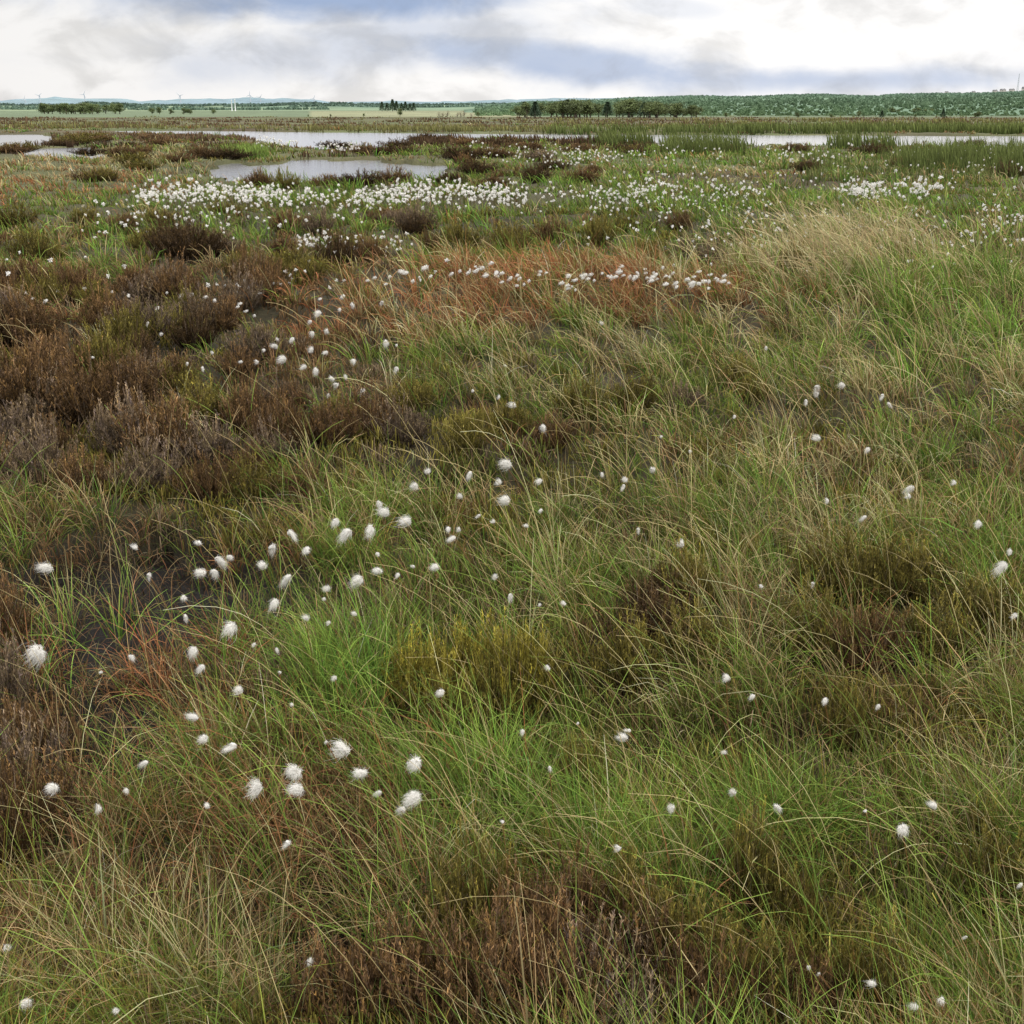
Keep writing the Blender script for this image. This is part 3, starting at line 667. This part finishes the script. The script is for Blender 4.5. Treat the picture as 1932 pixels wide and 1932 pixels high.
hill('hill',[-500,0,60,110,150,200,260,300,400,480,560,640,700,900,1000,1100,1250,1932,2500],[196,194,191,189,186,189,188,193,190,187,189,194,194,192,190,188,186,188,188],3000,8000,((.17,.24,.29),(.22,.30,.32)),'hazy blue hills along the horizon',1.0,sd=1)  # aerial haze painted in: far hill colours carry the blue tint themselves
S1=hill('hill',[880,950,1000,1150,1290,1400,1500,1600,1750,1850,1932,2500],[206,200,196,191,185,187,183,185,181,179,176,175],300,2800,((.12,.185,.125),(.15,.22,.15)),'long forested green hill',1.4,sd=5)  # hill green already includes a painted touch of haze
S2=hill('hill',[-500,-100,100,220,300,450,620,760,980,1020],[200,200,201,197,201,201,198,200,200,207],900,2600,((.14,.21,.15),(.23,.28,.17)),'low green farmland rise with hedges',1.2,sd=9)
def lumps(surf,n,u0,u1,s0,s1,h,cnear,cfar,pw=1.0):
    u=rng.uniform(u0,u1,n);s=s0+(s1-s0)*rng.random(n)**pw
    x,y,z=surf(u,s)
    rep=np.repeat(np.arange(n),7)
    hh=np.minimum(h,y*.0022)*rng.uniform(.6,1.3,n)
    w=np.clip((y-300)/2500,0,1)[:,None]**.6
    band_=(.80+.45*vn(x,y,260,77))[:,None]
    c=(np.array(cnear)*(1-w)+np.array(cfar)*w)*rng.lognormal(0,.05,n)[:,None]*band_  # painted aerial haze: colour blends from near to paler far tone by distance
    m_=len(rep)
    H2=hh[rep]
    return blades(np.stack([x,y,z],1)[rep]+rng.normal(0,1,(m_,3))*np.array([1,1,.1])*H2[:,None]*.25,H2*rng.uniform(.5,1,m_),rng.uniform(0,6.28,m_),rng.uniform(0,.6,m_),.3,H2*.9,c[rep],c[rep]*1.05,2,taper=.4)[:3]
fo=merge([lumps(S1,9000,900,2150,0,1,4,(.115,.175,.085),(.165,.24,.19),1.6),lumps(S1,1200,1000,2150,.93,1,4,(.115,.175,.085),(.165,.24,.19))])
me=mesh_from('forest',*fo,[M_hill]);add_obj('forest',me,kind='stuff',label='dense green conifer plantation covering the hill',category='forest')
def rows(surf,lst):
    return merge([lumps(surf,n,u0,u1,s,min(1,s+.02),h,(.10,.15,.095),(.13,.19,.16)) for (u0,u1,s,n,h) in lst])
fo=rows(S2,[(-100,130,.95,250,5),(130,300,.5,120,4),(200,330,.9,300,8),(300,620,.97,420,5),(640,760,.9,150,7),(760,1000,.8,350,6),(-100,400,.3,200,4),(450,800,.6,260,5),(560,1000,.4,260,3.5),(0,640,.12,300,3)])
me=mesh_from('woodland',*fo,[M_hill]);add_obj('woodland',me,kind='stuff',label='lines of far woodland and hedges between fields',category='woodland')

# ------------------------------------------------------------ trees
def tree_meshes(i,conifer=False,bare=False):
    parts=[tube([(0,0,-.03),(.01,0,.2),(-.01,.01,.5),(0,0,.8 if not conifer else .97)],[.03,.022,.015,.004],(1,1,1),6)]
    if conifer:
        n=1500;t=rng.random(n)**.8;r=(.24*(1-t)+.01)*rng.uniform(.5,1.1,n)*(.7+.4*np.sin(t*40)**2);a=rng.uniform(0,6.28,n)
        P=np.stack([np.cos(a)*r,np.sin(a)*r,.12+.87*t],1)
        c=np.array((.075,.115,.070))*rng.lognormal(0,.35,n)[:,None]  # needle green lightened to imitate distance haze
        fol=blades(P,.07,a,rng.uniform(1.2,1.9,n),.2,.035,c,c*1.3,1,taper=.3)[:3]
    else:
        k=11;out=[]
        for j in range(k):
            a=rng.uniform(0,6.28);rr_=rng.uniform(.05,.30);z=rng.uniform(.22,.88)
            if z>.7: rr_*=.5
            c0=np.array([math.cos(a)*rr_,math.sin(a)*rr_,z])
            parts.append(tube([(0,0,z*.45),c0*.6+np.array([0,0,z*.18]),c0],[.012,.008,.003],(1,1,1),5))
            n=130 if not bare else 40
            P=c0+rng.normal(0,1,(n,3))*np.array([.085,.085,.075])
            b=rng.uniform(.6,1.35)
            base=(.115,.145,.06) if not bare else (.18,.11,.08)
            c=np.array(base)*b*rng.lognormal(0,.3,n)[:,None]
            out.append(blades(P,rng.uniform(.03,.06,n),rng.uniform(0,6.28,n),rng.uniform(0,2.6,n),.2,.035 if not bare else .01,c,c*1.2,1,taper=.4)[:3])
        fol=merge(out)
    return mesh_from('tree_trunk',*merge(parts)[:2],None,[M_bark],True),mesh_from('tree_crown',*fol,[M_leaf])
TM={'b':[tree_meshes(i) for i in range(4)],'c':[tree_meshes(i,True) for i in range(3)],'r':[tree_meshes(i,bare=True) for i in range(2)]}
TL={'b':'small bushy green tree at the bog edge','c':'dark pointed conifer standing among low trees','r':'reddish scrubby bare shrub on the bog'}
def tree(u,dist,ytop,kind='b',wide=1.0,grp='trees along the bog edge'):
    x=(u-CX)/F*dist; z=0.0 if dist<300 else -.2
    h=H+(205-ytop)/F*dist-z
    e=bpy.data.objects.new({'b':'tree','c':'pine_tree','r':'shrub'}[kind],None);COL.objects.link(e)
    e.location=(x,dist,z);e.scale=(h*wide,h*wide,h);e.rotation_euler=(0,0,rng.uniform(0,6.28))
    e['label']=TL[kind];e['category']='tree' if kind!='r' else 'shrub';e['group']=grp
    tm=TM[kind][rng.integers(0,len(TM[kind]))]
    add_obj('trunk',tm[0],parent=e);add_obj('crown',tm[1],parent=e)
for i in range(64):
    u=rng.uniform(975,1300)
    top=189+12*abs((u-1120)/180)**2+rng.uniform(-3,8)
    tree(u,rng.uniform(225,262),top,'c' if rng.random()<.1 else 'b',1.7)
for u,t in [(1480,210),(1588,209),(1630,208),(1690,214),(1740,206),(1803,208),(1797,212),(1350,211),(1540,213)]: tree(u,rng.uniform(215,240),t,'c' if u in(1740,1630) else 'b',1.4)
for u,t in [(765,204),(700,213),(905,210),(600,215),(640,214)]: tree(u,250,t,'b',1.1)
for u in (835,850,868,880,893,842,874): tree(u,240,rng.uniform(206,211),'r',1.4)
for i in range(30):
    u=rng.uniform(125,275); tree(u,rng.uniform(380,430),194+rng.uniform(0,6),'b',1.7,'trees of a small wood')
for u,t in [(733,193),(742,195),(752,189),(759,192),(768,195),(775,193),(783,196),(790,195)]: tree(u,800,t,'c',1.2,'conifers on the far rise')
for i in range(12): tree(rng.uniform(1640,1720) if i%2 else rng.uniform(320,450),380,201+rng.uniform(0,5),'b',1.5,'trees of a small wood')

# ------------------------------------------------------------ turbines, towers, houses, mast
M_white=mat_plain('white_paint',(.75,.77,.78),.5)
M_grey=mat_plain('turbine_grey',(.45,.49,.53),.5)
out=tube([(0,0,0),(0,0,.15),(0,0,.6),(0,0,1)],[.05,.085,.05,.012],(1,1,1),6)
V=out[0].copy();V[:,1]*=.35
BLm=mesh_from('turbine_blade',V,out[1],None,[M_grey],True)
tw=tube([(0,0,0),(0,0,.5),(0,0,1)],[.035,.028,.02],(1,1,1),12);TWm=mesh_from('turbine_tower',tw[0],tw[1],None,[M_grey],True)
nb=ball((0,0,0),(.035,.09,.035),10,8,0);NBm=mesh_from('turbine_nacelle',nb[0],nb[1],None,[M_grey],True)
for u,yh,rot in [(40,184,.2),(122,183,.9),(202,181,.5),(373,183,1.3),(498,182,.1),(516,186,.7),(612,188,.4),(95,190,.3)]:
    dist=5200;x=(u-CX)/F*dist;zh=H+(205-yh)/F*dist;zb=5.0
    h=zh-zb
    e=bpy.data.objects.new('wind_turbine',None);COL.objects.link(e);e.location=(x,dist,zb)
    e['label']='pale three-bladed wind turbine on a distant ridge';e['category']='wind turbine';e['group']='wind turbines on the horizon'
    a=add_obj('tower',TWm,parent=e);a.scale=(80,80,h)
    b=add_obj('nacelle',NBm,(0,-3,h),parent=e);b.scale=(55,55,55)
    for k in range(3):
        c=add_obj('blade',BLm,(0,-10,h),parent=e);c.scale=(18,18,17);c.rotation_euler=(0,rot+k*2*math.pi/3,0)
tt=tube([(0,0,0),(0,0,.04),(0,0,.05),(0,0,.9),(0,0,.91),(0,0,1),(0,0,1.001)],[.16,.16,.13,.10,.125,.125,.01],(1,1,1),16)
TTm=mesh_from('tower_shaft',tt[0],tt[1],None,[M_white],True)
for u,t in ((464,190),(470,189)):
    dist=890;x=(u-CX)/F*dist
    o=add_obj('white_tower',TTm,(x,dist,0),label='slender white concrete tower standing beside its twin',category='tower',group='pair of white towers')
    h=H+(205-t)/F*dist;o.scale=(h*.38,h*.38,h)
def boxq(x0,x1,y0,y1,z0,z1):
    V=np.array([(x,y,z) for z in(z0,z1) for x,y in((x0,y0),(x1,y0),(x1,y1),(x0,y1))],float)
    return V,np.array([[0,3,2,1],[4,5,6,7],[0,1,5,4],[1,2,6,5],[2,3,7,6],[3,0,4,7]]),np.ones((8,3))
M_wall=mat_plain('render_wall',(.5,.48,.43),.8);M_roof=mat_plain('slate_roof',(.16,.16,.17),.8);M_glass=mat_plain('window_glass',(.03,.04,.05),.1)
wl=boxq(-6,6,-4,4,-4,5);wallm=mesh_from('house_wall',*wl[:2],None,[M_wall])
rf=bpy.data.meshes.new('house_roof');rf.from_pydata([(-6.4,-4.5,4.9),(6.4,-4.5,4.9),(6.4,4.5,4.9),(-6.4,4.5,4.9),(-6.4,0,8),(6.4,0,8)],[],[(0,1,5,4),(2,3,4,5),(1,2,5),(3,0,4),(0,3,2,1)]);rf.materials.append(M_roof)
chm=mesh_from('house_chimney',*boxq(3.5,4.7,-.6,.6,7,9.2)[:2],None,[M_wall])
wm=mesh_from('house_window',*boxq(-.6,.6,-4.06,-4.0,0,1.3)[:2],None,[M_glass])
for u,sc in [(1742,.6),(1790,.6),(1828,.8),(1842,1),(1858,.9),(1882,1.2),(1896,.8),(1905,.7)]:
    x,y,z=[float(q) for q in S1(u,.98)]
    e=bpy.data.objects.new('house',None);COL.objects.link(e);e.location=(x,y,z+2.5);e.scale=(sc*.9,)*3;e.rotation_euler=(0,0,rng.uniform(-.4,.4))
    e['label']='pale rendered house with slate roof on the ridge';e['category']='house';e['group']='houses on the hilltop'
    add_obj('wall',wallm,parent=e);add_obj('roof',rf,parent=e);add_obj('chimney',chm,parent=e)
    for wx_ in (-4,0,4):
        for wz in (.9,3.2): add_obj('window',wm,(wx_,0,wz),parent=e)
mp_=[]
for sx,sy in ((-1,-1),(1,-1),(1,1),(-1,1)):
    mp_.append(tube([(sx*1.6,sy*1.6,0),(sx*.3,sy*.3,38)],[.22,.12],(1,1,1),4))
for k in range(10):
    z0=k*3.8;z1=z0+3.8;w0=1.6-1.3*z0/38;w1=1.6-1.3*z1/38
    for (ax_,ay_),(bx_,by_) in (((-1,-1),(1,-1)),((1,-1),(1,1)),((1,1),(-1,1)),((-1,1),(-1,-1))):
        mp_.append(tube([(ax_*w0,ay_*w0,z0),(bx_*w1,by_*w1,z1)],[.1,.1],(1,1,1),4))
mm=merge(mp_);me=mesh_from('radio_mast',mm[0],mm[1],None,[M_grey])
x,y,z=[float(q) for q in S1(1868,.97)]
add_obj('radio_mast',me,(x,y,z),label='thin grey lattice radio mast behind hilltop houses',category='mast')

# ------------------------------------------------------------ world
w=bpy.data.worlds.new('World');scene.world=w;w.use_nodes=True;nt=w.node_tree;nt.nodes.clear()
out=N(nt,'ShaderNodeOutputWorld')
SUN_EL,SUN_AZ=R(48),R(125)
sky=N(nt,'ShaderNodeTexSky');sky.sky_type='NISHITA';sky.sun_disc=False;sky.sun_elevation=SUN_EL;sky.sun_rotation=SUN_AZ
tc=N(nt,'ShaderNodeTexCoord');sx=N(nt,'ShaderNodeSeparateXYZ');nt.links.new(tc.outputs['Generated'],sx.inputs[0])
def M(op,a,b=None,c=None,clamp=False):
    n=N(nt,'ShaderNodeMath',operation=op);n.use_clamp=clamp
    for i,q in enumerate((a,b,c)):
        if q is None: continue
        if isinstance(q,(int,float)): n.inputs[i].default_value=q
        else: nt.links.new(q,n.inputs[i])
    return n.outputs[0]
def noise(scale,det,loc=(0,0,0),rough=.55,s=1.0,dist=0):
    mp=N(nt,'ShaderNodeMapping');mp.inputs['Scale'].default_value=scale;mp.inputs['Location'].default_value=loc
    nt.links.new(tc.outputs['Generated'],mp.inputs[0])
    n=N(nt,'ShaderNodeTexNoise');n.inputs['Scale'].default_value=s;n.inputs['Detail'].default_value=det;n.inputs['Roughness'].default_value=rough;n.inputs['Distortion'].default_value=dist
    nt.links.new(mp.outputs[0],n.inputs['Vector']);return n.outputs[0]
X_,Y_,Z_=sx.outputs
nA=noise((13,13,26),7,(3,1,0),.55,1,.3);nB=noise((15,15,28),6,(1,5,2),.55,1,.3);nC=noise((5,5,22),5,(7,2,4),.5,1,.3)
def blob(x0,z0,rx,rz,tilt=0,soft=1.3,na=2.0):
    dx=M('DIVIDE',M('SUBTRACT',X_,x0),rx)
    zz=M('SUBTRACT',M('SUBTRACT',Z_,z0),M('MULTIPLY',M('SUBTRACT',X_,x0),tilt))
    dz=M('DIVIDE',zz,rz)
    r=M('SQRT',M('ADD',M('MULTIPLY',dx,dx),M('MULTIPLY',dz,dz)))
    r=M('ADD',r,M('MULTIPLY',M('SUBTRACT',nA,.5),na))
    mr=N(nt,'ShaderNodeMapRange',interpolation_type='SMOOTHSTEP');mr.inputs[1].default_value=.3;mr.inputs[2].default_value=soft;mr.inputs[3].default_value=1;mr.inputs[4].default_value=0
    nt.links.new(r,mr.inputs[0]);return mr.outputs[0]
b1=blob(-.14,.084,.20,.028,.0,1.2,1.3);b2=blob(.05,.032,.17,.016,-.10,1.5);b3=blob(.24,.020,.20,.012,0,1.5);b4=blob(.12,.072,.045,.008,-.1);b5=blob(-.10,.047,.14,.022,.10,1.6)
mask=M('MAXIMUM',M('MAXIMUM',M('MULTIPLY',b1,1.0),M('MULTIPLY',b2,.75)),M('MAXIMUM',M('MULTIPLY',b3,.65),M('MAXIMUM',M('MULTIPLY',b4,.25),M('MULTIPLY',b5,.45))))
gen=N(nt,'ShaderNodeMapRange');gen.inputs[1].default_value=.56;gen.inputs[2].default_value=.78;gen.inputs[3].default_value=0;gen.inputs[4].default_value=.3
nt.links.new(nC,gen.inputs[0])
mask=M('MAXIMUM',mask,M('MULTIPLY',gen.outputs[0],.5))
mask=M('MULTIPLY',mask,M('MULTIPLY_ADD',nB,.5,.75),clamp=True)
hz=N(nt,'ShaderNodeMapRange');hz.inputs[1].default_value=0;hz.inputs[2].default_value=.02;hz.inputs[3].default_value=.55;hz.inputs[4].default_value=1
nt.links.new(Z_,hz.inputs[0]);mask=M('MULTIPLY',mask,hz.outputs[0])
mx=N(nt,'ShaderNodeMix',data_type='RGBA');nt.links.new(mask,mx.inputs[0]);mx.inputs[6].default_value=(1.02,1.0,.985,1);mx.inputs[7].default_value=(.37,.47,.68,1)
shm=N(nt,'ShaderNodeMapRange',interpolation_type='SMOOTHSTEP');shm.inputs[1].default_value=.33;shm.inputs[2].default_value=.56;shm.inputs[3].default_value=.82;shm.inputs[4].default_value=1.05
nt.links.new(nB,shm.inputs[0])
# western half of the cloud sheet a little duller than the eastern
ew=N(nt,'ShaderNodeMapRange');ew.inputs[1].default_value=-.4;ew.inputs[2].default_value=.15;ew.inputs[3].default_value=.88;ew.inputs[4].default_value=1.03
nt.links.new(X_,ew.inputs[0])
zen=N(nt,'ShaderNodeMapRange');zen.inputs[1].default_value=.1;zen.inputs[2].default_value=.8;zen.inputs[3].default_value=1.0;zen.inputs[4].default_value=2.1
nt.links.new(Z_,zen.inputs[0])
bg1=N(nt,'ShaderNodeBackground');nt.links.new(mx.outputs[2],bg1.inputs[0]);nt.links.new(M('MULTIPLY',M('MULTIPLY',shm.outputs[0],ew.outputs[0]),zen.outputs[0]),bg1.inputs[1])
bg2=N(nt,'ShaderNodeBackground');nt.links.new(sky.outputs[0],bg2.inputs[0]);bg2.inputs[1].default_value=.1
ms=N(nt,'ShaderNodeMixShader');ms.inputs[0].default_value=.95
nt.links.new(bg2.outputs[0],ms.inputs[1]);nt.links.new(bg1.outputs[0],ms.inputs[2]);nt.links.new(ms.outputs[0],out.inputs[0])
sl=bpy.data.lights.new('sun','SUN');sl.energy=1.5;sl.angle=R(10);sl.color=(1,.94,.84)
so=bpy.data.objects.new('sun',sl);COL.objects.link(so)
dv=Vector((math.sin(SUN_AZ)*math.cos(SUN_EL),math.cos(SUN_AZ)*math.cos(SUN_EL),math.sin(SUN_EL)))
so.rotation_euler=(-dv).to_track_quat('-Z','Y').to_euler()
scene.view_settings.view_transform='Standard';scene.view_settings.look='None';scene.view_settings.exposure=0
cam=bpy.data.cameras.new('camera');co=bpy.data.objects.new('camera',cam);COL.objects.link(co)
cam.sensor_width=36;cam.lens=36*F/1932;cam.clip_start=.05;cam.clip_end=30000
co.location=(0,0,H);co.rotation_euler=(R(90)-PITCH,0,0)
scene.camera=co
print('done',time.time()-T0)
